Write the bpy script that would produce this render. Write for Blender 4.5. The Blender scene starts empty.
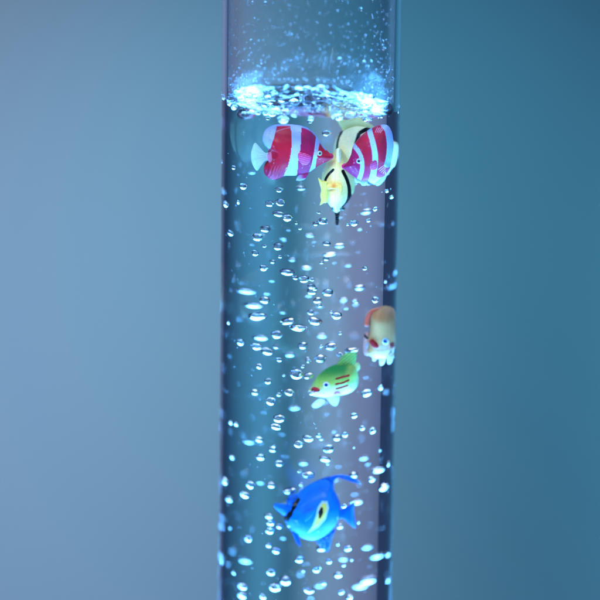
import bpy, bmesh, math, random
import numpy as np
from mathutils import Vector, noise

random.seed(11)
rng = np.random.default_rng(5)
sc = bpy.context.scene
C = bpy.context.collection
PI = math.pi

# ------------------------------------------------------------------ dimensions
R_OUT, R_IN = 0.0500, 0.0466
Z_TOP, Z_BOT = 0.40, -0.272
Z_SURF = 0.1150
N_ACR, N_WAT = 1.49, 1.333

# ------------------------------------------------------------------ camera
D, PITCH, ROLL = 1.95, math.radians(14.3), math.radians(0.65)
W = 0.1 * 600 / (176 * D)
f_ = np.array([0, math.cos(PITCH), -math.sin(PITCH)])
r0 = np.array([1.0, 0, 0])
u0 = np.array([0, math.sin(PITCH), math.cos(PITCH)])
r_ = r0 * math.cos(ROLL) + u0 * math.sin(ROLL)
u_ = u0 * math.cos(ROLL) - r0 * math.sin(ROLL)
CAM = np.array([-0.00477, -D * math.cos(PITCH), D * math.sin(PITCH)])


def refract(d, n, eta):
    c = -(d * n).sum(-1, keepdims=True)
    k = np.maximum(1 - eta * eta * (1 - c * c), 0)
    return eta * d + (eta * c - np.sqrt(k)) * n


def hit_cyl(o, d, R):
    a = d[..., 0] ** 2 + d[..., 1] ** 2
    b = o[..., 0] * d[..., 0] + o[..., 1] * d[..., 1]
    c = o[..., 0] ** 2 + o[..., 1] ** 2 - R * R
    t = (-b - np.sqrt(np.maximum(b * b - a * c, 0))) / a
    return o + d * t[..., None]


def at(x, y, depth, water=True):
    """Where the thing seen at photo point (x, y) stands when it floats in the plane y = depth inside the
    tube: the sight line is bent at the acrylic wall and at the water, as it is in the real tube."""
    x = np.asarray(x, float); y = np.asarray(y, float)
    d = f_ + r_ * ((x - 300) / 600 * W)[..., None] + u_ * ((300 - y) / 600 * W)[..., None]
    d = d / np.linalg.norm(d, axis=-1, keepdims=True)
    o = np.broadcast_to(CAM, d.shape)
    p = hit_cyl(o, d, R_OUT)
    n = p * np.array([1, 1, 0]) / R_OUT
    d = refract(d, n, 1 / N_ACR)
    p = hit_cyl(p, d, R_IN)
    n = p * np.array([1, 1, 0]) / R_IN
    d = refract(d, n, N_ACR / (N_WAT if water else 1.0))
    t = (depth - p[..., 1]) / d[..., 1]
    return p + d * t[..., None]


cam_d = bpy.data.cameras.new('camera')
cam = bpy.data.objects.new('camera', cam_d)
C.objects.link(cam)
from mathutils import Matrix
cam.matrix_world = Matrix(((r_[0], u_[0], -f_[0], CAM[0]), (r_[1], u_[1], -f_[1], CAM[1]),
                           (r_[2], u_[2], -f_[2], CAM[2]), (0, 0, 0, 1)))
cam_d.sensor_width = 36
cam_d.lens = 36 / W
cam_d.clip_start, cam_d.clip_end = 0.05, 50
cam_d.dof.use_dof = True
cam_d.dof.focus_distance = 1.912
cam_d.dof.aperture_fstop = 2.8
sc.camera = cam


# ------------------------------------------------------------------ materials
def mat(name):
    m = bpy.data.materials.new(name)
    m.use_nodes = True
    nt = m.node_tree
    return m, nt, nt.nodes['Principled BSDF'], nt.nodes['Material Output']


def glass(name, ior, color=(1, 1, 1), rough=0.0, bump=None):
    m, nt, bs, out = mat(name)
    nt.nodes.remove(bs)
    g = nt.nodes.new('ShaderNodeBsdfGlass')
    g.inputs['IOR'].default_value = ior
    g.inputs['Roughness'].default_value = rough
    g.inputs['Color'].default_value = (*color, 1)
    nt.links.new(g.outputs[0], out.inputs['Surface'])
    if bump:
        tc = nt.nodes.new('ShaderNodeTexCoord')
        nz = nt.nodes.new('ShaderNodeTexNoise')
        nz.inputs['Scale'].default_value = bump[0]
        nz.inputs['Detail'].default_value = 3
        b = nt.nodes.new('ShaderNodeBump')
        b.inputs['Strength'].default_value = bump[1]
        b.inputs['Distance'].default_value = bump[2]
        nt.links.new(tc.outputs['Object'], nz.inputs['Vector'])
        nt.links.new(nz.outputs['Fac'], b.inputs['Height'])
        nt.links.new(b.outputs['Normal'], g.inputs['Normal'])
    return m


M_ACR = glass('clear_acrylic', N_ACR, (0.985, 0.99, 1.0))
M_WSIDE = glass('water_against_acrylic', N_WAT / N_ACR)
M_WTOP = glass('water_surface', N_WAT, bump=(800, 0.6, 0.0008))
M_BUB = glass('air_in_water', 1 / N_WAT)
M_DROP = glass('water_drop', N_WAT)


def painted(name, rough=0.45, coat=0.08, trans=0.0, bump=0.16):
    """Toy-plastic paint: the colours stored on the mesh hold the printed pattern and some painted-in light."""
    m, nt, bs, out = mat(name)
    at_ = nt.nodes.new('ShaderNodeAttribute'); at_.attribute_name = 'paint'
    tc = nt.nodes.new('ShaderNodeTexCoord')
    nz = nt.nodes.new('ShaderNodeTexNoise'); nz.inputs['Scale'].default_value = 900; nz.inputs['Detail'].default_value = 4
    hs = nt.nodes.new('ShaderNodeHueSaturation')
    mr = nt.nodes.new('ShaderNodeMapRange')
    mr.inputs['To Min'].default_value = 0.82; mr.inputs['To Max'].default_value = 1.16
    nt.links.new(tc.outputs['Object'], nz.inputs['Vector'])
    nt.links.new(nz.outputs['Fac'], mr.inputs['Value'])
    nt.links.new(mr.outputs[0], hs.inputs['Value'])
    nt.links.new(at_.outputs['Color'], hs.inputs['Color'])
    nt.links.new(hs.outputs[0], bs.inputs['Base Color'])
    bs.inputs['Roughness'].default_value = rough
    bs.inputs['Coat Weight'].default_value = coat
    bs.inputs['IOR'].default_value = 1.2
    b = nt.nodes.new('ShaderNodeBump'); b.inputs['Strength'].default_value = bump; b.inputs['Distance'].default_value = 0.0004
    nt.links.new(nz.outputs['Fac'], b.inputs['Height'])
    nt.links.new(b.outputs['Normal'], bs.inputs['Normal'])
    if trans:
        tr = nt.nodes.new('ShaderNodeBsdfTranslucent')
        mx = nt.nodes.new('ShaderNodeMixShader'); mx.inputs[0].default_value = trans
        nt.links.new(hs.outputs[0], tr.inputs['Color'])
        nt.links.new(bs.outputs[0], mx.inputs[1]); nt.links.new(tr.outputs[0], mx.inputs[2])
        nt.links.new(mx.outputs[0], out.inputs['Surface'])
    return m


M_PAINT = painted('toy_fish_paint', trans=0.12)
M_FIN = painted('translucent_fin', rough=0.4, trans=0.45)
M_PLAIN = painted('glossy_eye_paint', rough=0.15, coat=0.6, bump=0.0)


def simple(name, col, rough=0.5, metal=0.0):
    m, nt, bs, out = mat(name)
    nz = nt.nodes.new('ShaderNodeTexNoise'); nz.inputs['Scale'].default_value = 60
    rp = nt.nodes.new('ShaderNodeMapRange')
    rp.inputs['To Min'].default_value = rough * 0.85; rp.inputs['To Max'].default_value = min(rough * 1.15, 1)
    nt.links.new(nz.outputs['Fac'], rp.inputs['Value']); nt.links.new(rp.outputs[0], bs.inputs['Roughness'])
    bs.inputs['Base Color'].default_value = (*col, 1)
    bs.inputs['Metallic'].default_value = metal
    return m


# ------------------------------------------------------------------ object helpers
def link_mesh(name, verts, faces, m, parent=None, loc=(0, 0, 0), smooth=True, paint=None, fmats=None):
    me = bpy.data.meshes.new(name)
    verts = np.asarray(verts, float) - np.asarray(loc, float)
    me.from_pydata(verts.tolist(), [], [list(map(int, f)) for f in faces])
    for mm in (m if isinstance(m, (list, tuple)) else [m]):
        me.materials.append(mm)
    if smooth:
        me.polygons.foreach_set('use_smooth', [True] * len(me.polygons))
    if fmats is not None:
        me.polygons.foreach_set('material_index', fmats)
    if paint is not None:
        a = me.color_attributes.new('paint', 'FLOAT_COLOR', 'POINT')
        p4 = np.ones((len(verts), 4), np.float32); p4[:, :3] = paint
        a.data.foreach_set('color', p4.ravel())
    me.update()
    o = bpy.data.objects.new(name, me)
    C.objects.link(o)
    if parent is not None:
        o.parent = parent
    else:
        o.location = loc
    return o


def tag(o, label=None, cat=None, group=None, kind=None):
    if label: o['label'] = label
    if cat: o['category'] = cat
    if group: o['group'] = group
    if kind: o['kind'] = kind
    return o


def empty(name, loc, label, cat, group=None):
    o = bpy.data.objects.new(name, None)
    o.empty_display_size = 0.01
    o.location = loc
    C.objects.link(o)
    return tag(o, label, cat, group)


def catmull(pts, n, closed=True):
    P = np.asarray(pts, float); k = len(P)
    seg = k if closed else k - 1
    out = []
    per = max(2, int(math.ceil(n / seg)))
    for i in range(seg):
        if closed:
            p0, p1, p2, p3 = P[i - 1], P[i], P[(i + 1) % k], P[(i + 2) % k]
        else:
            p1, p2 = P[i], P[i + 1]
            p0 = P[i - 1] if i else 2 * p1 - p2
            p3 = P[i + 2] if i + 2 < k else 2 * p2 - p1
        t = np.linspace(0, 1, per, endpoint=False)[:, None]
        out.append(0.5 * (2 * p1 + (p2 - p0) * t + (2 * p0 - 5 * p1 + 4 * p2 - p3) * t ** 2 + (3 * p1 - 3 * p2 + p3 - p0) * t ** 3))
    if not closed:
        out.append(P[-1:])
    return np.vstack(out)


def resample(P, n, closed=True):
    Q = np.vstack([P, P[:1]]) if closed else P
    s = np.r_[0, np.cumsum(np.linalg.norm(np.diff(Q, axis=0), axis=1))]
    t = np.linspace(0, s[-1], n, endpoint=not closed)
    return np.stack([np.interp(t, s, Q[:, 0]), np.interp(t, s, Q[:, 1])], 1)


SKIN = {}


def skin_depth(on, x, y, dep):
    S = SKIN[on]
    for _ in range(4):
        w = at(x, y, dep)
        dn = np.empty(len(w))
        for a in range(0, len(w), 200):
            q = w[a:a + 200]
            dd = (q[:, None, 0] - S[None, :, 0]) ** 2 + (q[:, None, 2] - S[None, :, 2]) ** 2
            k = np.argpartition(dd, 4, axis=1)[:, :4]
            dn[a:a + 200] = np.take_along_axis(S[None, :, 1].repeat(len(q), 0), k, 1).mean(1)
        dep = dn
    return dep


def solid(name, outline, spine, depth, thick, parent, loc, m, paint, n=220, rings=40, edge=0.00035, power=0.5,
          flat=0.0, relief=None, lean=0.0, bulge_back=1.0, on=None):
    """A rounded solid. OUTLINE and SPINE are in photo pixels; they are carried to the plane y = depth inside the
    tube, then every ring between the spine and the outline gets its thickness, front and back."""
    B = resample(catmull(outline, 6 * n), n)
    A0, A1 = np.asarray(spine[0], float), np.asarray(spine[1], float)
    ax = A1 - A0
    L2 = max((ax * ax).sum(), 1e-9)
    t = np.clip(((B - A0) @ ax) / L2, 0, 1)
    Cc = A0 + t[:, None] * ax
    rr = np.linspace(0, 1, rings + 1) ** 0.8
    pix, rad = [], []
    for r in rr:
        pix.append(Cc + (B - Cc) * r); rad.append(np.full(n, r))
    pix = np.vstack(pix); rad = np.concatenate(rad)
    dep = depth + lean * (pix[:, 0] - A0[0])
    if on is not None:                   # laid on the skin of another part
        dep = skin_depth(on, pix[:, 0], pix[:, 1], dep)
    w = at(pix[:, 0], pix[:, 1], dep)
    core = np.clip((1 - (rad / (1 - flat)) ** 2), 0, 1) ** power if flat else np.clip(1 - rad ** 2, 0, 1) ** power
    th = thick * core + edge * np.clip(1 - rad ** 8, 0, 1) ** 0.5
    if relief is not None:
        th = th + relief(pix[:, 0], pix[:, 1], rad)
    front = w.copy(); front[:, 1] -= th
    back = w.copy(); back[:, 1] += th * bulge_back
    col = paint(pix[:, 0], pix[:, 1], rad)
    SKIN[name] = front
    V, F = [front], []
    nv = len(pix)
    keep_b = nv - n                      # back shares the outer ring with the front
    V.append(back[:keep_b])
    i = np.arange(n); j = (i + 1) % n
    for k in range(rings):
        a, b = k * n, (k + 1) * n
        F += np.stack([a + i, b + i, b + j, a + j], 1).tolist()
        ob = nv
        if k + 1 == rings:
            F += np.stack([ob + a + j, nv - n + j, nv - n + i, ob + a + i], 1).tolist()
        else:
            F += np.stack([ob + a + j, ob + b + j, ob + b + i, ob + a + i], 1).tolist()
    # close the seam along the spine by bmesh merge
    o = link_mesh(name, np.vstack(V), F, m, parent, loc, paint=np.vstack([col, col[:keep_b]]))
    bm = bmesh.new(); bm.from_mesh(o.data)
    bmesh.ops.remove_doubles(bm, verts=bm.verts, dist=1e-7)
    bmesh.ops.dissolve_degenerate(bm, dist=1e-8, edges=bm.edges)
    bmesh.ops.recalc_face_normals(bm, faces=bm.faces)
    bm.to_mesh(o.data); bm.free()
    o.data.polygons.foreach_set('use_smooth', [True] * len(o.data.polygons))
    return o


def col(*c):
    """sRGB 0-255 paint swatch to linear"""
    v = np.asarray(c, float) / 255
    return np.where(v <= 0.04045, v / 12.92, ((v + 0.055) / 1.055) ** 2.4)


def inside(x, y, poly):
    P = np.asarray(poly, float)
    r = np.zeros(x.shape, bool)
    j = len(P) - 1
    for i in range(len(P)):
        xi, yi = P[i]; xj, yj = P[j]
        if yi != yj:
            r ^= ((yi > y) != (yj > y)) & (x < (xj - xi) * (y - yi) / (yj - yi) + xi)
        j = i
    return r


def near(x, y, line):
    """distance in pixels from a polyline"""
    L = np.asarray(line, float)
    if len(L) > 2: L = catmull(L, 6 * len(L), closed=False)
    best = np.full(x.shape, 1e9)
    for a, b in zip(L[:-1], L[1:]):
        d = b - a; t = np.clip(((x - a[0]) * d[0] + (y - a[1]) * d[1]) / max((d * d).sum(), 1e-9), 0, 1)
        best = np.minimum(best, np.hypot(x - a[0] - t * d[0], y - a[1] - t * d[1]))
    return best


def mixc(base, c, m):
    m = np.clip(m, 0, 1)[:, None]
    return base * (1 - m) + np.asarray(c)[None, :] * m


def ss(a, b, x):
    t = np.clip((x - a) / (b - a), 0, 1)
    return t * t * (3 - 2 * t)


def flatc(c):
    return lambda x, y, r: np.repeat(np.asarray(c)[None, :], len(x), 0)


def crop(x0, y0, s):
    return lambda pts: [(x0 + a / s, y0 + b / s) for a, b in pts]


def eye(parent, loc, px, py, rad, depth, iris, white=None):
    """an eye: a low dome with a pupil set on it"""
    k = rad
    circ = lambda q: [(px + q * math.cos(a), py + q * math.sin(a)) for a in np.linspace(0, 2 * PI, 12, endpoint=False)]
    w_ = white if white is not None else col(210, 225, 225)
    sp = ((px, py), (px + .01, py))
    e = solid('eye', circ(k), sp, depth, 0.0007, parent, loc, M_PLAIN, flatc(w_), n=36, rings=6, edge=0.0002, on='body')
    p = solid('iris', circ(k * .72), sp, depth, 0.0010, e, loc, M_PLAIN, flatc(iris), n=32, rings=5, edge=0.0002, on='body')
    solid('pupil', circ(k * .45), sp, depth, 0.0013, e, loc, M_PLAIN, flatc(col(8, 8, 12)), n=28, rings=4, edge=0.0002, on='body')
    return e


# ------------------------------------------------------------------ the tube, its lamp and the water
def surf_z(x, y):
    """height of the churning water surface"""
    r = math.hypot(x, y) / R_IN
    v = Vector((x * 42, y * 42, 3.1))
    h = noise.fractal(v, 1.0, 2.0, 2) * 0.0019
    h += noise.noise(Vector((x * 160, y * 160, 7.7))) * 0.0012
    h -= 0.066 * x                                   # it slops up on the left side
    h += 0.0004 * max(0, (r - 0.9) / 0.1) ** 2        # meniscus at the wall
    return Z_SURF + h


NS = 240
ang = [2 * PI * i / NS for i in range(NS)]
rim = [(R_IN * math.cos(a), R_IN * math.sin(a)) for a in ang]
zc = [surf_z(x, y) for x, y in rim]

tube = empty('bubble_tube', (0, 0, Z_BOT), 'tall clear acrylic bubble tube filled with water, lit blue from below', 'bubble tube')
tl = (0, 0, Z_BOT)
V, F = [], []
for z in (Z_BOT, Z_TOP):
    V += [(R_OUT * math.cos(a), R_OUT * math.sin(a), z) for a in ang]
V += [(rim[i][0], rim[i][1], zc[i]) for i in range(NS)]
V += [(x, y, Z_TOP) for x, y in rim]
V += [(R_OUT * math.cos(a), R_OUT * math.sin(a), Z_TOP) for a in ang] + [(x, y, Z_TOP) for x, y in rim]
for i in range(NS):
    j = (i + 1) % NS
    F.append((i, j, NS + j, NS + i))                              # outside
    F.append((2 * NS + j, 2 * NS + i, 3 * NS + i, 3 * NS + j))    # inside, facing the axis
    F.append((4 * NS + i, 4 * NS + j, 5 * NS + j, 5 * NS + i))    # rim (own corners, so the walls keep level normals)
link_mesh('acrylic_wall', V, F, M_ACR, tube, tl)

# the water body
V, F, FM = [], [], []
NR = 64
for k in range(1, NR + 1):
    q = (k / NR) ** 0.85
    for i in range(NS):
        x, y = rim[i][0] * q, rim[i][1] * q
        V.append((x, y, zc[i] if k == NR else surf_z(x, y)))
V.append((0, 0, surf_z(0, 0))); ctr = len(V) - 1
for i in range(NS):
    j = (i + 1) % NS
    F.append((ctr, i, j)); FM.append(1)
    for k in range(NR - 1):
        F.append((k * NS + i, (k + 1) * NS + i, (k + 1) * NS + j, k * NS + j)); FM.append(1)
b0 = len(V)
V += [(x, y, Z_BOT + 0.004) for x, y in rim]
V += [(rim[i][0], rim[i][1], zc[i]) for i in range(NS)]            # the side has corners of its own at the waterline
for i in range(NS):
    j = (i + 1) % NS
    F.append((b0 + i, b0 + j, b0 + NS + j, b0 + NS + i)); FM.append(0)
water = link_mesh('water', V, F, [M_WSIDE, M_WTOP], None, (0, 0, 0), fmats=FM)
tag(water, kind='structure')

# lamp base below the picture: a dark collar and the lit LED disc that lights the column
V, F = [], []
prof = [(0, Z_BOT - .03), (.07, Z_BOT - .03), (.072, Z_BOT - .026), (.072, Z_BOT - .004), (.07, Z_BOT), (0, Z_BOT)]
for r, z in prof:
    V += [(max(r, 1e-5) * math.cos(a), max(r, 1e-5) * math.sin(a), z) for a in ang]
for k in range(len(prof) - 1):
    for i in range(NS):
        j = (i + 1) % NS
        F.append((k * NS + i, k * NS + j, (k + 1) * NS + j, (k + 1) * NS + i))
link_mesh('lamp_base', V, F, simple('dark_plastic', (0.02, 0.02, 0.025), 0.4), tube, tl, smooth=False)
LED_COL, LED_STR = (0.09, 0.40, 1.0), 47.0
m, nt, bs, out = mat('lit_led_disc')
nt.nodes.remove(bs)
em = nt.nodes.new('ShaderNodeEmission')
em.inputs['Color'].default_value = (*LED_COL, 1); em.inputs['Strength'].default_value = LED_STR
nt.links.new(em.outputs[0], out.inputs['Surface'])
V = [(0, 0, Z_BOT + .003)] + [(.0412 * math.cos(a), .0412 * math.sin(a), Z_BOT + .003) for a in ang]
link_mesh('light_disc', V, [(0, 1 + i, 1 + (i + 1) % NS) for i in range(NS)], m, tube, tl)

# ------------------------------------------------------------------ background wall
m, nt, bs, out = mat('painted_wall')
tc = nt.nodes.new('ShaderNodeTexCoord')
nz = nt.nodes.new('ShaderNodeTexNoise'); nz.inputs['Scale'].default_value = 1.2; nz.inputs['Detail'].default_value = 2
mr = nt.nodes.new('ShaderNodeMix'); mr.data_type = 'RGBA'
mr.inputs[6].default_value = (0.40, 0.58, 0.66, 1); mr.inputs[7].default_value = (0.43, 0.61, 0.70, 1)
nt.links.new(tc.outputs['Object'], nz.inputs['Vector']); nt.links.new(nz.outputs['Fac'], mr.inputs[0])
nt.links.new(mr.outputs[2], bs.inputs['Base Color'])
bs.inputs['Roughness'].default_value = 0.9; bs.inputs['Specular IOR Level'].default_value = 0.1
YB = 4.0
bm = bmesh.new()
bmesh.ops.create_cube(bm, size=1)
for v in bm.verts:
    v.co = Vector((v.co.x * 7.4 + 0.9, YB + 0.02 + v.co.y * 0.04, -0.6 + v.co.z * 5.0))
me = bpy.data.meshes.new('background_wall'); bm.to_mesh(me); bm.free(); me.materials.append(m)
wall = bpy.data.objects.new('background_wall', me); C.objects.link(wall)
tag(wall, kind='structure')


# ------------------------------------------------------------------ lamps
def area(name, loc, aim, size, power, colr, sy=None):
    l = bpy.data.lights.new(name, 'AREA')
    l.energy = power; l.color = colr; l.size = size
    if sy: l.shape = 'RECTANGLE'; l.size_y = sy
    o = bpy.data.objects.new(name, l); C.objects.link(o)
    o.location = loc
    o.rotation_euler = (Vector(aim) - Vector(loc)).to_track_quat('-Z', 'Y').to_euler()
    return o


sb = area('front_softbox', (-0.35, -1.0, 1.35), (0, 0, 0.0), 1.4, 11.5, (0.60, 0.75, 1.0), 1.0)
sb.data.spread = math.radians(50)


def spot(name, loc, aim, deg, power, colr):
    l = bpy.data.lights.new(name, 'SPOT')
    l.energy = power; l.color = colr; l.spot_size = math.radians(deg); l.spot_blend = 1.0; l.shadow_soft_size = 0.08
    o = bpy.data.objects.new(name, l); C.objects.link(o)
    o.location = loc
    o.rotation_euler = (Vector(aim) - Vector(loc)).to_track_quat('-Z', 'Y').to_euler()
    return o


spot('wall_lamp', (-0.3, 2.2, 0.75), (0.2, YB, -1.80), 60, 130, (0.25, 0.79, 1.0))
spot('wall_lamp', (0.5, 1.4, 0.75), (-1.6, YB, -1.8), 60, 250, (0.90, 0.80, 0.99))
spot('wall_lamp', (0.1, 2.2, 0.75), (2.4, YB, -1.85), 60, 300, (0.213, 0.69, 1.0))
spot('wall_lamp', (-2.2, 1.4, 0.75), (-2.2, YB, -1.8), 75, 125, (0.56, 0.58, 1.0))

w = bpy.data.worlds.new('World'); sc.world = w; w.use_nodes = True
bg = w.node_tree.nodes['Background']
bg.inputs['Color'].default_value = (0.10, 0.22, 0.55, 1); bg.inputs['Strength'].default_value = 0.2

# ------------------------------------------------------------------ fish
WHITE = col(168, 186, 228)
RED = col(192, 28, 52)
MAG = col(158, 24, 82)  # red under purplish light: the magenta cast is put into the paint


def stripes_a():
    c = crop(245, 115, 6.667)
    rear = c([(110, 230), (100, 60), (203, 55), (190, 120), (172, 170), (152, 222)])
    band = c([(305, 50), (374, 50), (372, 110), (366, 200), (352, 290), (334, 420), (255, 420), (280, 330), (300, 230), (308, 140)])
    narrow = c([(478, 130), (500, 160), (488, 230), (476, 300), (462, 372), (428, 380), (446, 310), (462, 230)])
    anal_rib = [c([(152 + 22 * i, 330 + 14 * i), (140 + 26 * i, 395 + 8 * i)]) for i in range(4)]
    dots = c([(200, 100), (255, 85), (300, 78)])
    red2 = c([(372, 60), (480, 120), (430, 390), (335, 405)])

    def f(x, y, r):
        k = mixc(np.repeat(RED[None], len(x), 0), MAG, inside(x, y, catmull(red2, 40)) * 0.85)
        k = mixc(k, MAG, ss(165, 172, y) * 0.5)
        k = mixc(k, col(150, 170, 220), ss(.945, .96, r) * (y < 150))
        for pl in (rear, band, narrow):
            k = mixc(k, WHITE, inside(x, y, catmull(pl, 48)).astype(float))
        for rb in anal_rib:
            k = mixc(k, col(150, 16, 40), (near(x, y, rb) < 0.55).astype(float))
        k = mixc(k, col(190, 150, 170), (near(x, y, dots) < 0.3) * 0.6)
        return k
    return f


def build_fish_a():
    c = crop(245, 115, 6.667)
    d = -0.010
    loc = at(292, 152, d)
    t = empty('toy_fish', loc, 'red and white striped plastic fish with pale fan tail, facing right under the waterline', 'toy fish', 'red and white striped toy fish')
    out = c([(585, 272), (578, 292), (545, 312), (505, 330), (470, 352), (425, 384), (385, 398), (335, 404), (268, 405), (245, 416), (200, 432), (158, 420),
             (130, 390), (126, 352), (142, 328), (160, 306), (156, 270), (152, 224), (130, 200), (118, 165), (126, 120), (150, 85), (195, 66), (250, 60),
             (310, 62), (370, 70), (415, 85), (452, 110), (490, 158), (522, 208), (558, 248)])
    rel = lambda x, y, r: 0.00012 * np.sin(x * 2.2 + y * 0.6) * ((y > 164) & (x < 281))
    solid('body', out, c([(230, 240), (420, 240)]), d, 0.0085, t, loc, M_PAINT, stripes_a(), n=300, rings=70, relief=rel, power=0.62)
    tail = c([(172, 252), (135, 252), (105, 222), (68, 186), (48, 222), (40, 265), (48, 322), (78, 370), (108, 338), (135, 308), (172, 300)])
    solid('tail_fin', tail, c([(75, 275), (150, 277)]), d, 0.0006, t, loc, M_FIN, flatc(col(205, 232, 238)), n=120, rings=20,
          relief=lambda x, y, r: 0.00015 * np.sin(np.arctan2(y - 156.5, 273 - x) * 34) * (1 - r))
    pec = c([(352, 270), (362, 250), (400, 255), (440, 275), (432, 312), (408, 332), (378, 326), (358, 300)])
    solid('pectoral_fin', pec, c([(370, 285), (425, 300)]), d - 0.0078, 0.0007, t, loc, M_PAINT,
          lambda x, y, r: mixc(np.repeat(col(190, 40, 100)[None], len(x), 0), col(225, 120, 170), (np.sin((y + .25 * x) * 3.4) > 0.35) * .8), n=80, rings=16, on='body')
    ven = c([(342, 436), (356, 405), (372, 392), (420, 386), (412, 412), (388, 434)])
    solid('ventral_fin', ven, c([(365, 418), (395, 402)]), d - 0.002, 0.0006, t, loc, M_FIN,
          lambda x, y, r: mixc(np.repeat(WHITE[None], len(x), 0), col(200, 60, 120), ss(298, 304, x) * (y < 178)), n=70, rings=12)
    base = c([(150, 262), (172, 242), (192, 246), (194, 318), (172, 318), (152, 302)])
    solid('tail_base', base, c([(172, 265), (172, 300)]), d - 0.0032, 0.0012, t, loc, M_PAINT, flatc(col(205, 120, 150)), n=60, rings=12)
    lip = c([(548, 268), (575, 256), (590, 270), (582, 292), (556, 296)])
    solid('mouth', lip, c([(562, 277), (578, 275)]), d, 0.0014, t, loc, M_PAINT, flatc(col(205, 50, 110)), n=50, rings=10)
    x, y = c([(499, 255)])[0]
    eye(t, loc, x, y, 2.5, d - 0.0066, col(60, 130, 120), col(170, 205, 190))
    return t


def build_fish_b():
    c = crop(315, 110, 5.0)
    d = -0.012
    loc = at(368, 152, d)
    t = empty('toy_fish', loc, 'red and white striped plastic fish without visible tail, facing left beside the right wall', 'toy fish', 'red and white striped toy fish')
    out = c([(138, 284), (162, 258), (180, 222), (190, 182), (214, 146), (250, 112), (290, 86), (332, 73), (362, 78), (380, 104), (388, 145), (390, 190),
             (384, 232), (376, 264), (374, 292), (350, 328), (326, 338), (306, 334), (272, 347), (240, 354), (208, 340), (182, 324), (158, 306)])
    b1 = c([(196, 172), (228, 196), (247, 232), (250, 272), (240, 312), (220, 350)])
    b2 = c([(272, 92), (300, 140), (316, 195), (317, 245), (306, 300), (286, 350)])
    rim_ = c([(345, 66), (372, 90), (386, 140), (388, 190), (382, 235), (374, 268)])
    ribs = [c([(330 + 6 * i, 288 + 8 * i), (366 - 2 * i, 262 + 11 * i)]) for i in range(5)]
    ribs += [c([(312 + 9 * i, 104), (318 + 11 * i, 84)]) for i in range(4)]

    def pf(x, y, r):
        k = np.repeat(RED[None], len(x), 0)
        head = inside(x, y, c([(120, 290), (196, 170), (250, 230), (240, 330), (200, 360)]))
        k = mixc(k, MAG, head * 0.9)
        k = mixc(k, MAG, ss(158, 172, y) * 0.6)
        k = mixc(k, WHITE, (near(x, y, b1) < 2.2).astype(float))
        k = mixc(k, WHITE, (near(x, y, b2) < 2.9).astype(float))
        k = mixc(k, WHITE, (near(x, y, rim_) < 3.2).astype(float))
        for rb in ribs:
            k = mixc(k, col(235, 170, 190), (near(x, y, rb) < 0.32) * 0.8)
        return k
    solid('body', out, c([(230, 250), (330, 190)]), d, 0.0085, t, loc, M_PAINT, pf, n=300, rings=70, power=0.62)
    ven = c([(200, 340), (225, 345), (262, 350), (258, 374), (236, 378), (222, 362), (204, 366)])
    solid('ventral_fin', ven, c([(220, 354), (250, 362)]), d + 0.001, 0.0006, t, loc, M_FIN, flatc(col(215, 225, 240)), n=70, rings=12)
    pec = c([(282, 262), (304, 252), (312, 270), (306, 296), (284, 300), (274, 284)])
    solid('pectoral_fin', pec, c([(288, 276), (298, 276)]), d - 0.0066, 0.0006, t, loc, M_PAINT,
          lambda x, y, r: mixc(np.repeat(col(190, 36, 84)[None], len(x), 0), col(222, 110, 150), (np.sin((y - .3 * x) * 3.6) > 0.4) * .8), n=60, rings=12, on='body')
    lip = c([(134, 276), (152, 266), (166, 280), (156, 298), (138, 292)])
    solid('mouth', lip, c([(146, 282), (154, 282)]), d, 0.0014, t, loc, M_PAINT, flatc(col(200, 45, 105)), n=50, rings=10)
    x, y = c([(220, 255)])[0]
    eye(t, loc, x, y, 2.7, d - 0.0056, col(50, 70, 90), col(190, 205, 215))
    return t


CREAM = col(250, 230, 146)
BLACK = col(14, 16, 20)


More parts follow.
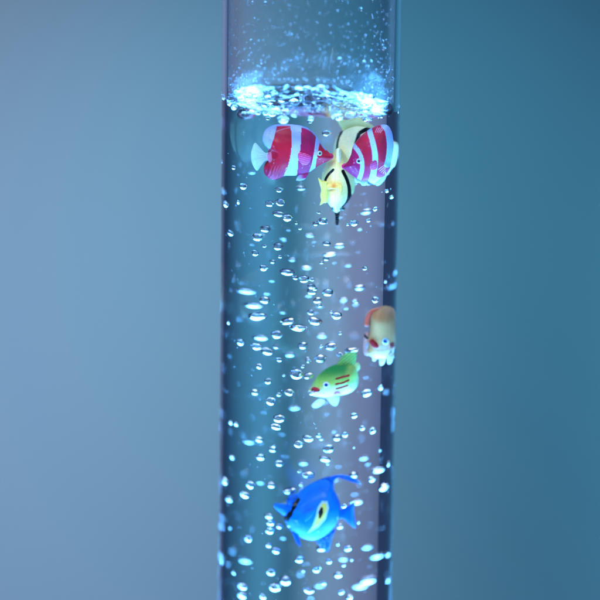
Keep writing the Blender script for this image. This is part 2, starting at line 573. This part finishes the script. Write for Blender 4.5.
def build_fish_c():
    c = crop(315, 110, 5.0)
    d = 0.005
    loc = at(338, 182, d)
    t = empty('toy_fish', loc, 'cream yellow plastic fish with black bands hanging head down, its back to the viewer', 'toy fish', 'cream and black toy fish')
    out = c([(112, 192), (126, 192), (150, 225), (182, 285), (200, 345), (194, 405), (166, 458), (128, 500), (110, 512), (92, 498), (60, 462), (40, 405),
             (32, 345), (44, 292), (80, 228)])
    bl = c([(100, 282), (72, 310), (54, 345), (50, 390), (58, 450), (92, 492)])
    br = c([(150, 290), (172, 340), (181, 390), (172, 445), (136, 488)])
    seam = c([(112, 200), (110, 350), (108, 500)])

    def pf(x, y, r):
        k = np.repeat(CREAM[None], len(x), 0)
        k = mixc(k, col(254, 246, 205), ss(190, 207, y) * 0.6)
        k = mixc(k, col(210, 190, 120), (near(x, y, seam) < 0.5) * 0.4)
        k = mixc(k, BLACK, (near(x, y, bl) < 1.35).astype(float))
        k = mixc(k, BLACK, (near(x, y, br) < 1.5).astype(float))
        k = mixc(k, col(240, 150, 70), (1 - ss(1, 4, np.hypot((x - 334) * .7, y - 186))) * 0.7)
        return k
    solid('body', out, c([(112, 270), (110, 440)]), d, 0.012, t, loc, M_PAINT, pf, n=240, rings=60, power=0.55)
    snout = c([(96, 490), (110, 486), (124, 490), (122, 530), (117, 572), (104, 572), (100, 530)])
    solid('snout', snout, c([(110, 500), (110, 560)]), d - 0.001, 0.0012, t, loc, M_PAINT,
          lambda x, y, r: mixc(np.repeat(BLACK[None], len(x), 0), col(120, 135, 120), (np.sin(y * 2.6) > .75) * .5), n=70, rings=12)
    dors = c([(108, 196), (118, 190), (128, 196), (129, 225), (126, 258), (112, 258), (107, 225)])
    solid('dorsal_fin', dors, c([(118, 205), (118, 248)]), d - 0.0085, 0.0028, t, loc, M_PAINT, flatc(col(252, 244, 190)), n=60, rings=12)
    pec = c([(16, 338), (34, 352), (62, 360), (66, 395), (64, 430), (60, 462), (44, 465), (24, 476), (30, 452), (26, 425), (31, 400), (24, 372)])
    solid('pectoral_fin', pec, c([(42, 370), (46, 450)]), d - 0.012, 0.0009, t, loc, M_FIN,
          lambda x, y, r: mixc(np.repeat(col(250, 240, 140)[None], len(x), 0), col(235, 215, 110), (np.sin(y * 3.2) > .5) * .5), n=90, rings=14)
    solid('pectoral_fin', c([(60, 372), (96, 366), (132, 372), (138, 400), (128, 424), (120, 400), (90, 396), (62, 396)]), c([(80, 384), (120, 388)]),
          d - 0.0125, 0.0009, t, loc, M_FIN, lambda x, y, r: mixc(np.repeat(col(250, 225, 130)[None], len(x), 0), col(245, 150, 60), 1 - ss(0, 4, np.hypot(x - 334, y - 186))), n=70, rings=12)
    for px, s in ((88, -1), (142, 1)):
        x, y = c([(px, 498 - 4)])[0]
        eye(t, loc, x, y, 1.7, d - 0.003, col(20, 60, 40), col(70, 120, 90))
    return t


def build_fish_d():
    c = crop(315, 110, 5.0)
    d = 0.016
    loc = at(358, 155, d)
    t = empty('toy_fish', loc, 'cream yellow plastic fish with black bands, mostly hidden behind the right striped fish', 'toy fish', 'cream and black toy fish')
    out = c([(118, 120), (150, 96), (205, 76), (262, 80), (320, 104), (372, 150), (396, 210), (388, 275), (350, 335), (300, 372), (250, 372), (190, 345), (130, 290), (95, 225), (98, 165)])
    b1 = c([(146, 88), (124, 130), (116, 180), (124, 250)])
    b2 = c([(300, 92), (255, 96), (230, 120), (222, 200), (260, 330), (300, 378)])

    def pf(x, y, r):
        k = np.repeat(col(246, 236, 176)[None], len(x), 0)
        k = mixc(k, col(255, 252, 232), ss(165, 180, y) * .6)
        k = mixc(k, BLACK, (near(x, y, b1) < 1.2).astype(float))
        k = mixc(k, BLACK, (near(x, y, b2) < 2.0).astype(float))
        return k
    solid('body', out, c([(190, 200), (300, 230)]), d, 0.009, t, loc, M_PAINT, pf, n=220, rings=50)
    dors = c([(112, 44), (160, 50), (212, 34), (256, 56), (300, 88), (262, 96), (205, 92), (150, 112), (128, 84)])
    solid('dorsal_fin', dors, c([(150, 72), (250, 74)]), d - 0.001, 0.001, t, loc, M_FIN, flatc(col(244, 238, 168)), n=100, rings=16)
    tail = c([(380, 160), (402, 160), (418, 178), (412, 235), (396, 285), (372, 262), (366, 200)])
    solid('tail_fin', tail, c([(394, 190), (388, 250)]), d, 0.001, t, loc, M_FIN, flatc(col(250, 244, 196)), n=80, rings=14)
    ven = c([(300, 350), (352, 320), (350, 345), (322, 376), (302, 372)])
    solid('ventral_fin', ven, c([(312, 360), (338, 340)]), d - 0.002, 0.001, t, loc, M_FIN, flatc(col(240, 248, 205)), n=60, rings=12)
    return t


def build_fish_e():
    c = crop(300, 300, 5.4545)
    d = -0.012
    loc = at(335, 378, d)
    t = empty('toy_fish', loc, 'small green plastic fish with white belly and three red side stripes, facing left', 'toy fish')
    out = c([(48, 492), (64, 470), (88, 425), (128, 386), (172, 360), (218, 348), (270, 346), (302, 362), (312, 400), (306, 450), (296, 490), (258, 512), (210, 522),
             (160, 532), (115, 530), (75, 522), (50, 510)])
    lines = [c([(206, 413), (240, 404), (276, 396)]), c([(205, 442), (240, 434), (276, 421)]), c([(206, 468), (238, 460), (270, 450)])]

    def pf(x, y, r):
        dd = y - (388 - 0.12 * (x - 330))
        k = mixc(np.repeat(col(30, 128, 62)[None], len(x), 0), col(150, 205, 96), ss(-20, -6, dd))
        k = mixc(k, col(246, 232, 184), ss(-9, 4, dd))  # pale belly: part toy paint, part light from below painted in
        k = mixc(k, col(190, 225, 120), ss(345, 353, x) * (y < 378) * .6)
        for ln in lines:
            k = mixc(k, col(150, 28, 30), (near(x, y, ln) < 1.0).astype(float))
        return k
    solid('body', out, c([(110, 470), (260, 425)]), d, 0.0085, t, loc, M_PAINT, pf, n=240, rings=56, power=0.6)
    dors = c([(203, 358), (214, 328), (236, 302), (265, 286), (306, 282), (309, 312), (304, 338), (284, 358), (240, 362)])
    solid('dorsal_fin', dors, c([(235, 340), (285, 310)]), d - 0.001, 0.0011, t, loc, M_FIN,
          lambda x, y, r: mixc(np.repeat(col(150, 215, 130)[None], len(x), 0), col(80, 165, 80), (np.sin((x * .8 + y) * 2.0) > 0.3) * .5), n=90, rings=16)
    tail = c([(286, 352), (312, 342), (328, 356), (326, 378), (312, 392), (320, 430), (312, 470), (296, 480), (284, 420)])
    solid('tail_fin', tail, c([(304, 368), (302, 450)]), d + 0.001, 0.0016, t, loc, M_FIN, flatc(col(205, 235, 180)), n=80, rings=14)
    for pts, sp in (([(140, 520), (200, 516), (216, 530), (206, 568), (188, 578), (160, 556)], [(165, 535), (195, 550)]),
                    ([(105, 540), (132, 545), (130, 562), (104, 584), (76, 588), (64, 574), (80, 556)], [(90, 570), (118, 555)])):
        solid('ventral_fin', c(pts), c(sp), d - 0.002, 0.0011, t, loc, M_FIN, flatc(col(235, 242, 235)), n=60, rings=12)
    solid('mouth', c([(60, 486), (74, 474), (92, 477), (108, 488), (104, 500), (84, 504), (68, 502)]), c([(74, 489), (96, 491)]), d - 0.0035, 0.0011, t, loc, M_PAINT,
          lambda x, y, r: mixc(np.repeat(col(190, 50, 60)[None], len(x), 0), col(90, 10, 20), near(x, y, c([(56, 488), (84, 492), (106, 494)])) < .75), n=60, rings=12, on='body')
    solid('pectoral_fin', c([(186, 505), (212, 500), (226, 512), (206, 522), (188, 520)]), c([(196, 512), (212, 512)]), d - 0.008, 0.0009, t, loc, M_PAINT, flatc(col(215, 130, 170)), n=50, rings=10, on='body')
    x, y = c([(143, 463)])[0]
    eye(t, loc, x, y, 3.3, d - 0.0066, col(40, 90, 190), col(215, 230, 240))
    return t


def build_fish_f():
    c = crop(300, 300, 5.4545)
    d = 0.0
    loc = at(380, 336, d)
    t = empty('toy_fish', loc, 'pale orange plastic fish with blue eye and stubby white fins, beside the right wall', 'toy fish')
    out = c([(398, 66), (424, 42), (458, 36), (492, 52), (514, 86), (523, 140), (524, 200), (516, 262), (496, 304), (460, 316), (420, 314), (388, 300), (370, 268), (372, 222), (384, 176), (388, 120)])

    def pf(x, y, r):
        k = mixc(np.repeat(col(228, 160, 98)[None], len(x), 0), col(228, 132, 92), (1 - ss(0, 5, near(x, y, c([(395, 60), (388, 120), (380, 200)])))) * .8)
        k = mixc(k, col(226, 140, 104), (1 - ss(2, 6, np.hypot(x - 393, y - 343))) * .5)
        k = mixc(k, col(232, 205, 170), (1 - ss(0, 4, near(x, y, c([(440, 232), (490, 236)])))) * .6)
        k = mixc(k, col(252, 234, 206), ss(345, 352, y + .25 * (x - 385) * (x < 385)))
        k = mixc(k, BLACK, (near(x, y, c([(394, 112), (388, 150), (386, 184)])) < 1.2).astype(float))
        return k
    solid('body', out, c([(456, 110), (444, 240)]), d, 0.012, t, loc, M_PAINT, pf, n=220, rings=50, power=0.55)
    solid('dorsal_fin', c([(350, 128), (354, 96), (368, 70), (392, 50), (428, 38), (446, 46), (412, 62), (392, 84), (384, 112), (384, 138), (368, 146), (354, 142)]), c([(366, 120), (398, 60)]), d - 0.003, 0.0022, t, loc, M_PAINT,
          lambda x, y, r: mixc(np.repeat(col(224, 100, 76)[None], len(x), 0), col(240, 176, 150), ss(.3, .9, r) * .6), n=80, rings=14)
    solid('pectoral_fin', c([(352, 184), (372, 176), (384, 206), (382, 250), (390, 296), (366, 304), (346, 286), (344, 236)]), c([(364, 212), (366, 276)]), d - 0.005, 0.0020, t, loc, M_FIN,
          lambda x, y, r: mixc(mixc(np.repeat(col(240, 214, 200)[None], len(x), 0), col(222, 120, 130), (np.sin((x * .6 + y) * 2.4) > .2) * .5), BLACK, near(x, y, c([(346, 182), (372, 204)])) < 1.1), n=70, rings=12)
    solid('gill_spike', c([(362, 236), (384, 226), (392, 240), (380, 262), (364, 262)]), c([(372, 246), (380, 244)]), d - 0.007, 0.0016, t, loc, M_FIN, flatc(col(205, 215, 235)), n=40, rings=8)
    for a, e_ in ((412, 330), (452, 354), (494, 346)):
        solid('ventral_fin', c([(a - 16, 296), (a + 16, 296), (a + 12, e_ - 20), (a + 2, e_), (a - 14, e_), (a - 18, e_ - 20)]), c([(a - 1, 306), (a - 4, e_ - 12)]), d - 0.004, 0.0022, t, loc, M_FIN, flatc(col(252, 232, 205)), n=60, rings=12)
    solid('mouth', c([(380, 220), (398, 216), (424, 240), (428, 258), (406, 258), (386, 240)]), c([(394, 230), (416, 250)]), d - 0.0075, 0.0018, t, loc, M_PAINT, flatc(col(190, 40, 48)), n=60, rings=12, on='body')
    solid('cheek_spot', c([(492, 240), (508, 232), (518, 242), (512, 258), (496, 258)]), c([(500, 246), (508, 246)]), d - 0.005, 0.0012, t, loc, M_PAINT, flatc(col(196, 60, 66)), n=40, rings=8, on='body')
    x, y = c([(467, 225)])[0]
    eye(t, loc, x, y, 3.6, d - 0.0095, col(40, 95, 200), col(225, 215, 215))
    return t


def build_fish_g():
    c = crop(260, 460, 5.4545)
    d = -0.022
    loc = at(318, 512, d)
    t = empty('toy_fish', loc, 'bright blue plastic fish with black eye band and yellow teardrop mark, lowest in tube', 'toy fish')
    out = c([(132, 318), (140, 282), (158, 236), (196, 190), (240, 152), (290, 122), (345, 104), (392, 116), (402, 160), (424, 206), (440, 258), (432, 312), (416, 350), (388, 388), (345, 420),
             (295, 436), (245, 430), (200, 408), (160, 372)])
    drop = c([(255, 388), (288, 336), (308, 282), (318, 235), (342, 202), (374, 204), (384, 240), (366, 300), (322, 350)])
    dropi = c([(276, 368), (302, 330), (318, 282), (328, 240), (346, 214), (368, 214), (374, 242), (356, 296), (318, 338)])
    pip = c([(326, 298), (322, 262), (338, 234), (350, 240), (350, 266), (336, 296)])

    def pf(x, y, r):
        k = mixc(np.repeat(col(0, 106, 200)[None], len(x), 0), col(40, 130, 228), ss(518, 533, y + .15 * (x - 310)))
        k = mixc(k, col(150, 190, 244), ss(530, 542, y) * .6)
        k = mixc(k, col(14, 70, 180), (near(x, y, c([(308, 505), (316, 506), (318, 520), (306, 526)])) < .35) * .5)
        k = mixc(k, col(150, 178, 205), inside(x, y, drop).astype(float))
        k = mixc(k, col(206, 184, 84), inside(x, y, dropi).astype(float))
        k = mixc(k, BLACK, inside(x, y, pip).astype(float))
        k = mixc(k, BLACK, (near(x, y, c([(208, 205), (182, 246), (140, 316)])) < 1.5 + .8 * ss(509, 514, y) + .3 * np.sin(y * .9)).astype(float))
        return k
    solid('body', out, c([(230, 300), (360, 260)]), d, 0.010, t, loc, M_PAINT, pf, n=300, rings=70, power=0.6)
    BL = col(0, 108, 204)
    solid('snout', c([(76, 242), (100, 238), (150, 242), (176, 262), (160, 300), (132, 302), (104, 282), (82, 262)]), c([(110, 258), (150, 272)]), d, 0.003, t, loc, M_PAINT, flatc(BL), n=80, rings=14)
    solid('brow', c([(146, 236), (150, 206), (172, 192), (206, 186), (216, 206), (196, 236), (168, 252)]), c([(166, 220), (195, 208)]), d - 0.001, 0.0028, t, loc, M_PAINT, flatc(col(0, 88, 186)), n=70, rings=14)
    streamer = c([(285, 126), (340, 100), (395, 86), (440, 79), (490, 88), (530, 108), (549, 124), (541, 129), (490, 101), (442, 92), (414, 102), (402, 128), (400, 176), (360, 160), (310, 140)])
    solid('dorsal_fin', streamer, c([(330, 122), (430, 92)]), d, 0.0008, t, loc, M_FIN,
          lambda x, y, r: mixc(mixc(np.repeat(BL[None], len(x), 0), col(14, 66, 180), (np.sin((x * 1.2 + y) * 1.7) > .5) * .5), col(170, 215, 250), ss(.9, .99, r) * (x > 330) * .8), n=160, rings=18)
    tail = c([(418, 282), (440, 272), (470, 258), (516, 234), (512, 270), (516, 310), (522, 370), (486, 348), (456, 322), (420, 318)])
    solid('tail_fin', tail, c([(440, 298), (495, 298)]), d, 0.0012, t, loc, M_FIN,
          lambda x, y, r: mixc(np.repeat(BL[None], len(x), 0), col(70, 150, 240), ss(350, 354, x) * .7), n=100, rings=18)
    solid('tail_base', c([(408, 280), (420, 268), (430, 276), (426, 320), (412, 322)]), c([(418, 285), (418, 312)]), d - 0.002, 0.0018, t, loc, M_PAINT, flatc(col(150, 180, 235)), n=40, rings=8)
    dotp = rng.uniform([318, 533], [334, 550], (60, 2))

    def af(x, y, r):
        k = np.repeat(col(30, 110, 225)[None], len(x), 0)
        dm = np.min(np.hypot(x[:, None] - dotp[:, 0], y[:, None] - dotp[:, 1]), 1)
        return mixc(k, col(150, 205, 245), (dm < .55) * .8)
    anal = c([(300, 428), (345, 415), (408, 376), (392, 430), (374, 496), (346, 490), (322, 462)])
    solid('anal_fin', anal, c([(345, 440), (375, 430)]), d + 0.0005, 0.001, t, loc, M_FIN, af, n=110, rings=24)
    ven = c([(176, 392), (196, 400), (214, 432), (220, 470), (206, 460), (190, 430)])
    solid('ventral_fin', ven, c([(190, 410), (210, 452)]), d - 0.003, 0.0009, t, loc, M_FIN, flatc(BL), n=70, rings=12)
    pec = c([(238, 290), (262, 268), (300, 262), (292, 292), (270, 320), (246, 336), (240, 312)])
    solid('pectoral_fin', pec, c([(255, 295), (280, 285)]), d - 0.0088, 0.0007, t, loc, M_PAINT,
          lambda x, y, r: mixc(np.repeat(col(0, 108, 204)[None], len(x), 0), col(16, 76, 190), (np.sin((x + .9 * y) * 2.6) > .4) * .6), n=70, rings=14, on='body')
    x, y = c([(190, 240)])[0]
    eye(t, loc, x, y, 2.6, d - 0.0062, col(120, 110, 70), col(40, 40, 44))
    return t


FISH, SKINS = [], []
for fn in (build_fish_a, build_fish_b, build_fish_c, build_fish_d, build_fish_e, build_fish_f, build_fish_g):
    FISH.append(fn()); SKINS.append(SKIN['body'])

# ------------------------------------------------------------------ air bubbles rising through the water
def bubble_mesh(name, seed, sub=4, m=M_BUB, amp=0.10):
    bm = bmesh.new()
    bmesh.ops.create_icosphere(bm, subdivisions=sub, radius=1.0)
    off = Vector((seed * 3.7, seed * 1.3, 0))
    for v in bm.verts:
        n = v.co.normalized()
        k = 1 + amp * noise.noise(n * 1.1 + off)
        z = n.z
        v.co = n * k
        v.co.z = v.co.z * (1.08 if z < 0 else 0.82)     # flattened caps, as bubbles are while they rise
    me = bpy.data.meshes.new(name); bm.to_mesh(me); bm.free()
    me.materials.append(m)
    me.polygons.foreach_set('use_smooth', [True] * len(me.polygons))
    return me


BM = [bubble_mesh('air_bubble', s) for s in range(1, 9)]
raw2 = """45,42,30,18 85,38,14,16 178,40,30,20 210,36,34,32 205,70,38,18 232,82,36,24 165,115,34,28 142,140,38,26 62,128,28,18 203,168,34,26
163,167,16,14 136,188,28,22 187,214,18,18 161,232,32,24 232,245,50,22 256,262,20,18 282,266,36,24 304,288,28,18 305,303,34,22 322,330,28,20
354,306,36,24 380,376,40,24 142,378,66,24 163,328,36,24 107,302,44,20,b 130,345,80,16,b 315,392,48,26 302,366,26,18 232,392,50,22 265,412,60,24
200,432,40,26 92,456,30,22 140,468,40,22 172,482,46,24 208,508,22,30 278,466,34,26 150,442,90,20,b 362,468,44,24 332,504,40,26 260,550,50,36
295,556,36,20 148,528,26,24 174,572,28,24 317,100,20,18 338,92,32,22 432,98,32,20 495,56,20,18 475,90,18,20 470,66,24,18,b 350,160,28,14
388,166,28,18,b 360,192,40,14,b 415,226,14,14,b 496,328,34,22 449,292,28,20,b 402,328,20,18,b 526,274,14,14,b 336,436,26,18,b 545,20,20,16,b
424,480,50,14 512,592,22,18 246,208,20,14,b 290,232,30,14,b 55,398,14,14 435,330,14,14,b 300,135,20,14,b 240,492,30,20,b"""
raw3 = """122,32,26,16 216,32,30,20 165,56,36,40 427,34,36,22 465,20,22,24 393,96,24,26 57,116,16,22 72,120,18,20 188,104,40,24
180,126,36,18 134,161,26,16 241,174,32,24 268,158,40,20 170,188,24,30 138,209,30,18 190,226,28,20 322,186,36,36 313,214,38,18 346,156,28,22 368,148,24,20
415,130,20,16 443,137,26,18 392,184,8,10 464,192,8,14 487,228,22,16 459,244,44,16,b 441,270,28,16 475,290,56,22 268,257,44,20 40,274,36,20
110,285,34,24 95,312,36,20 52,324,28,18,b 168,285,28,18 217,301,46,14 250,298,18,12 391,258,28,18 165,388,28,18 163,410,30,20 160,370,28,16 188,398,20,18
92,434,32,24 180,464,30,18 160,450,20,14 243,488,30,30 325,494,20,24 303,458,30,18 376,458,28,18 354,398,22,18 400,332,40,12,b
290,517,26,16 166,523,32,24 206,545,42,28 270,572,36,20 350,530,30,18 84,562,44,22 88,586,38,22 178,564,44,26 358,577,22,18 380,592,24,16
430,545,50,26,b 485,545,24,22,b 485,475,20,22,b 455,480,24,18,b 105,168,18,18,b 95,492,22,18,b 230,75,22,20,b 255,225,24,18,b 32,495,18,26,b
365,486,24,20,b 420,212,18,16,b 365,343,20,16 145,590,24,18 300,560,18,14,b 410,560,30,20,b 60,210,20,16,b 205,340,24,18,b 430,455,20,16,b"""
raw1 = """345,362,26,24 60,440,14,16 92,456,18,18 118,507,28,18 216,516,24,16 70,556,34,18 105,550,14,16 275,512,24,18,b 455,575,24,18,b
185,322,16,16 236,322,14,14 300,330,18,14 420,500,16,14,b 140,470,14,14,b 510,520,16,16,b"""
bubs = []
for raw, x0, y0, s in ((raw1, 200, 0, 2.727), (raw2, 210, 190, 3.0), (raw3, 210, 380, 2.727)):
    for tok in raw.split():
        p = tok.split(',')
        bubs.append((x0 + float(p[0]) / s, y0 + float(p[1]) / s, float(p[2]) / s, float(p[3]) / s, len(p) > 4))
# small sharp ones crowding the middle of the stream
for _ in range(46):
    x = 300 + float(np.clip(rng.normal(0, 30), -66, 66)); y = float(rng.uniform(205, 590))
    if all(math.hypot(x - q[1], y - q[2]) > 26 for q in ((0, 335, 380), (0, 318, 512), (0, 380, 335), (0, 337, 190))):
        w_ = float(rng.uniform(3.5, 7.5))
        bubs.append((x, y, w_, w_ * float(rng.uniform(.6, .85)), False))
# a few faint small ones between them
for _ in range(45):
    x = 308 + float(np.clip(rng.normal(0, 36), -78, 78)); y = float(rng.uniform(215, 598))
    bubs.append((x, y, float(rng.uniform(2.0, 4.5)), float(rng.uniform(2, 3.5)), True))

MARKS = [('striped fish facing right', 292, 152), ('striped fish facing left', 366, 150), ('head down cream fish', 337, 190),
         ('orange fish', 380, 335), ('green fish', 335, 382), ('blue fish', 318, 512)]
DIRS = ['right', 'lower right', 'underside', 'lower left', 'left', 'upper left', 'upper side', 'upper right']
ONES = ['first', 'second', 'third', 'fourth', 'fifth', 'sixth', 'seventh', 'eighth', 'ninth', 'tenth', 'eleventh', 'twelfth', 'thirteenth', 'fourteenth',
        'fifteenth', 'sixteenth', 'seventeenth', 'eighteenth', 'nineteenth', 'twentieth']
ORD = ['nearest'] + [w_ + ' nearest' for w_ in ONES[1:] + ['twenty-' + q for q in ONES[:9]] + ['thirtieth'] + ['thirty-' + q for q in ONES[:9]] + ['fortieth']]
made = {}
for k, (x, y, w_, h_, far) in enumerate(bubs):
    depth = float(rng.uniform(0.016, 0.035)) if far else float(rng.uniform(-0.022, -0.002)) + 0.09 * (300 - y) * 0.000568
    if far: w_ = min(w_, 17)
    if abs(x - 308) > 70: depth *= 0.35
    depth = max(depth, -0.036)
    p = at(x, y, depth)
    r = math.hypot(p[0], p[1])
    sx = w_ * 0.000568 / 2 / 1.25 * (0.74 if far else 0.90)
    lim = R_IN - sx - 0.0008
    if r > lim:
        p[0] *= lim / r; p[1] *= lim / r
    sz = float(np.clip(h_ * 0.000568 / 2 * (0.85 if far else 1.0), sx * 0.56, sx * 0.95))
    o = bpy.data.objects.new('air_bubble', BM[k % len(BM)])
    o.location = p
    o.scale = (sx, sx, sz)
    o.rotation_euler = (rng.normal(0, .16), rng.normal(0, .2), rng.uniform(0, 6.28))
    C.objects.link(o)
    mk = min(MARKS, key=lambda q: (q[1] - x) ** 2 + (q[2] - y) ** 2)
    dd = math.hypot(mk[1] - x, mk[2] - y)
    di = DIRS[int(round(math.atan2(y - mk[2], x - mk[1]) / (PI / 4))) % 8]
    made.setdefault((mk[0], di), []).append((dd, o, far))
for (nm, di), L in made.items():
    L.sort(key=lambda q: q[0])
    for i, (dd, o, far) in enumerate(L):
        tag(o, f"{'faint blurred' if far else 'bright'} air bubble, {ORD[i]} to the {nm} on its {di}", 'bubble', 'air bubbles rising through the water')

# pin-prick bubbles that cling to the upper fish
CL = bubble_mesh('clinging_bubbles', 51, 2, M_BUB, 0.0)
cv = np.array([v.co[:] for v in CL.vertices]); cf = [tuple(p.vertices) for p in CL.polygons]
V, F = [], []
for S, n_ in ((SKINS[0], 60), (SKINS[1], 40), (SKINS[2], 24), (SKINS[6], 18)):
    for i in rng.integers(len(S) // 4, len(S), n_):
        q = float(rng.uniform(0.00014, 0.00034))
        F += [tuple(k + len(V) * len(cv) for k in f) for f in cf]
        V.append(cv * q + S[i] + np.array([0, -q * 1.1 - 0.00005, 0]))
o = link_mesh('clinging_bubbles', np.vstack(V), F, M_BUB)
tag(o, 'pin-prick air bubbles clinging to the painted sides of the upper fish', 'bubbles', kind='stuff')

# the finest bubbles, too small to count, all through the water
V, F = [], []
while len(V) < 420:
    x, y = rng.uniform(-R_IN, R_IN, 2)
    if math.hypot(x, y) < R_IN - 0.001:
        q = float(rng.uniform(0.00009, 0.00022))
        F += [tuple(k + len(V) * len(cv) for k in f) for f in cf]
        V.append(cv * q + np.array([x, y, rng.uniform(-0.2, Z_SURF - 0.006)]))
o = link_mesh('fine_bubbles', np.vstack(V), F, M_BUB)
tag(o, 'dust-fine air bubbles drifting all through the water column', 'bubbles', kind='stuff')

# ------------------------------------------------------------------ foam and bubbles at the surface
def pos_on_surface():
    a, q = rng.uniform(0, 2 * PI), math.sqrt(rng.uniform(0, 0.9))
    return R_IN * q * math.cos(a), R_IN * q * math.sin(a)


FM_ = [bubble_mesh('foam_bubble', s, 3, M_BUB, 0.06) for s in (21, 22, 23)]
FW_ = [bubble_mesh('foam_bubble', s, 3, M_DROP, 0.06) for s in (31, 32, 33)]
for k in range(190):
    x, y = pos_on_surface()
    while abs(x) > 0.030 and rng.uniform() < 0.3:      # the froth gathers over the rising stream
        x, y = pos_on_surface()
    s = float(0.0006 + 0.0017 * rng.uniform(0, 1) ** 1.5) * (1.3 if k < 16 else 1)
    under = k % 2 == 0
    lim = R_IN - s * 1.2 - 0.0006
    r = math.hypot(x, y)
    if r > lim: x, y = x * lim / r, y * lim / r
    o = bpy.data.objects.new('foam_bubble', (FM_ if under else FW_)[k % 3])
    o.location = (x, y, surf_z(x, y) + (-1.15 * s if under else 0.25 * s))
    o.scale = (s * 1.15, s * 1.15, s * .85)
    o.rotation_euler = (0, 0, rng.uniform(0, 6))
    C.objects.link(o)
    zone = ('left end' if x < -0.017 else 'right end' if x > 0.017 else 'middle')
    row = 'front' if y < 0 else 'back'
    tag(o, f'small bright foam bubble crowded at the {zone} of the churning water surface, {row} half', 'bubble', f'foam bubbles on the {row} {zone} of the water surface')
x, y, z = at(247, 113, -0.0385)
o = bpy.data.objects.new('air_bubble', BM[2]); o.location = (x, y, z); o.scale = (0.0052, 0.004, 0.0034)
C.objects.link(o)
tag(o, 'widest flat air bubble, caught just under the waterline at the left wall', 'bubble', 'air bubbles rising through the water')

# ------------------------------------------------------------------ droplets on the inside of the dry wall
DM = bubble_mesh('water_droplet', 41, 2, M_DROP, 0.05)
drops = []
for k in range(1300):
    front = k < 1050
    a = rng.uniform(PI, 2 * PI) if front else rng.uniform(0, PI)
    z = Z_SURF + 0.003 + (0.10 if front else 0.06) * rng.uniform(0, 1) ** 1.9
    s = float(np.exp(rng.normal(math.log(0.00032 if front else 0.00042), 0.34)))
    drops.append((s, a, z))
for s, px, py in ((0.0011, 340, 58), (0.0010, 386, 50), (0.0010, 392, 54), (.0009, 398, 53)):
    p = at(px, py, -0.04, False)
    drops.append((s, math.atan2(-math.sqrt(max(R_IN ** 2 - p[0] ** 2, 0)), p[0]), p[2]))
drops.sort(reverse=True)
rest_v, rest_f = [], []
dv = [v.co.copy() for v in DM.vertices]; df = [tuple(p.vertices) for p in DM.polygons]
for k, (s, a, z) in enumerate(drops):
    rr = R_IN - s * 0.62 - 0.00004
    p = Vector((rr * math.cos(a), rr * math.sin(a), z))
    sc_ = Vector((s * .6, s, s * rng.uniform(1, 1.25)))
    if k < 300:
        o = bpy.data.objects.new('water_droplet', DM)
        o.location = p; o.scale = sc_; o.rotation_euler = (0, 0, a); C.objects.link(o)
        side = 'front' if math.sin(a) < 0 else 'back'
        tag(o, f'tiny clear water droplet clinging to the inner {side} wall above the waterline', 'droplet', f'droplets on the {side} of the dry tube wall')
    else:
        b0 = len(rest_v); ca, sa = math.cos(a), math.sin(a)
        for v in dv:
            q = Vector((v.x * sc_.x, v.y * sc_.y, v.z * sc_.z))
            rest_v.append((p.x + q.x * ca - q.y * sa, p.y + q.x * sa + q.y * ca, p.z + q.z))
        rest_f += [tuple(i + b0 for i in f) for f in df]
o = link_mesh('water_mist', rest_v, rest_f, M_DROP)
tag(o, 'fine mist of the tiniest droplets on the tube wall above the water', 'mist', kind='stuff')

# ------------------------------------------------------------------ render settings
cy = sc.cycles
cy.max_bounces = 32; cy.transmission_bounces = 32; cy.glossy_bounces = 12; cy.diffuse_bounces = 3
cy.transparent_max_bounces = 16
cy.caustics_refractive = True; cy.caustics_reflective = True
cy.blur_glossy = 0.0
cy.sample_clamp_indirect = 0
cy.use_denoising = True
cy.use_adaptive_sampling = False
sc.view_settings.view_transform = 'Standard'
sc.view_settings.look = 'None'
sc.view_settings.exposure = 0
sc.view_settings.gamma = 1
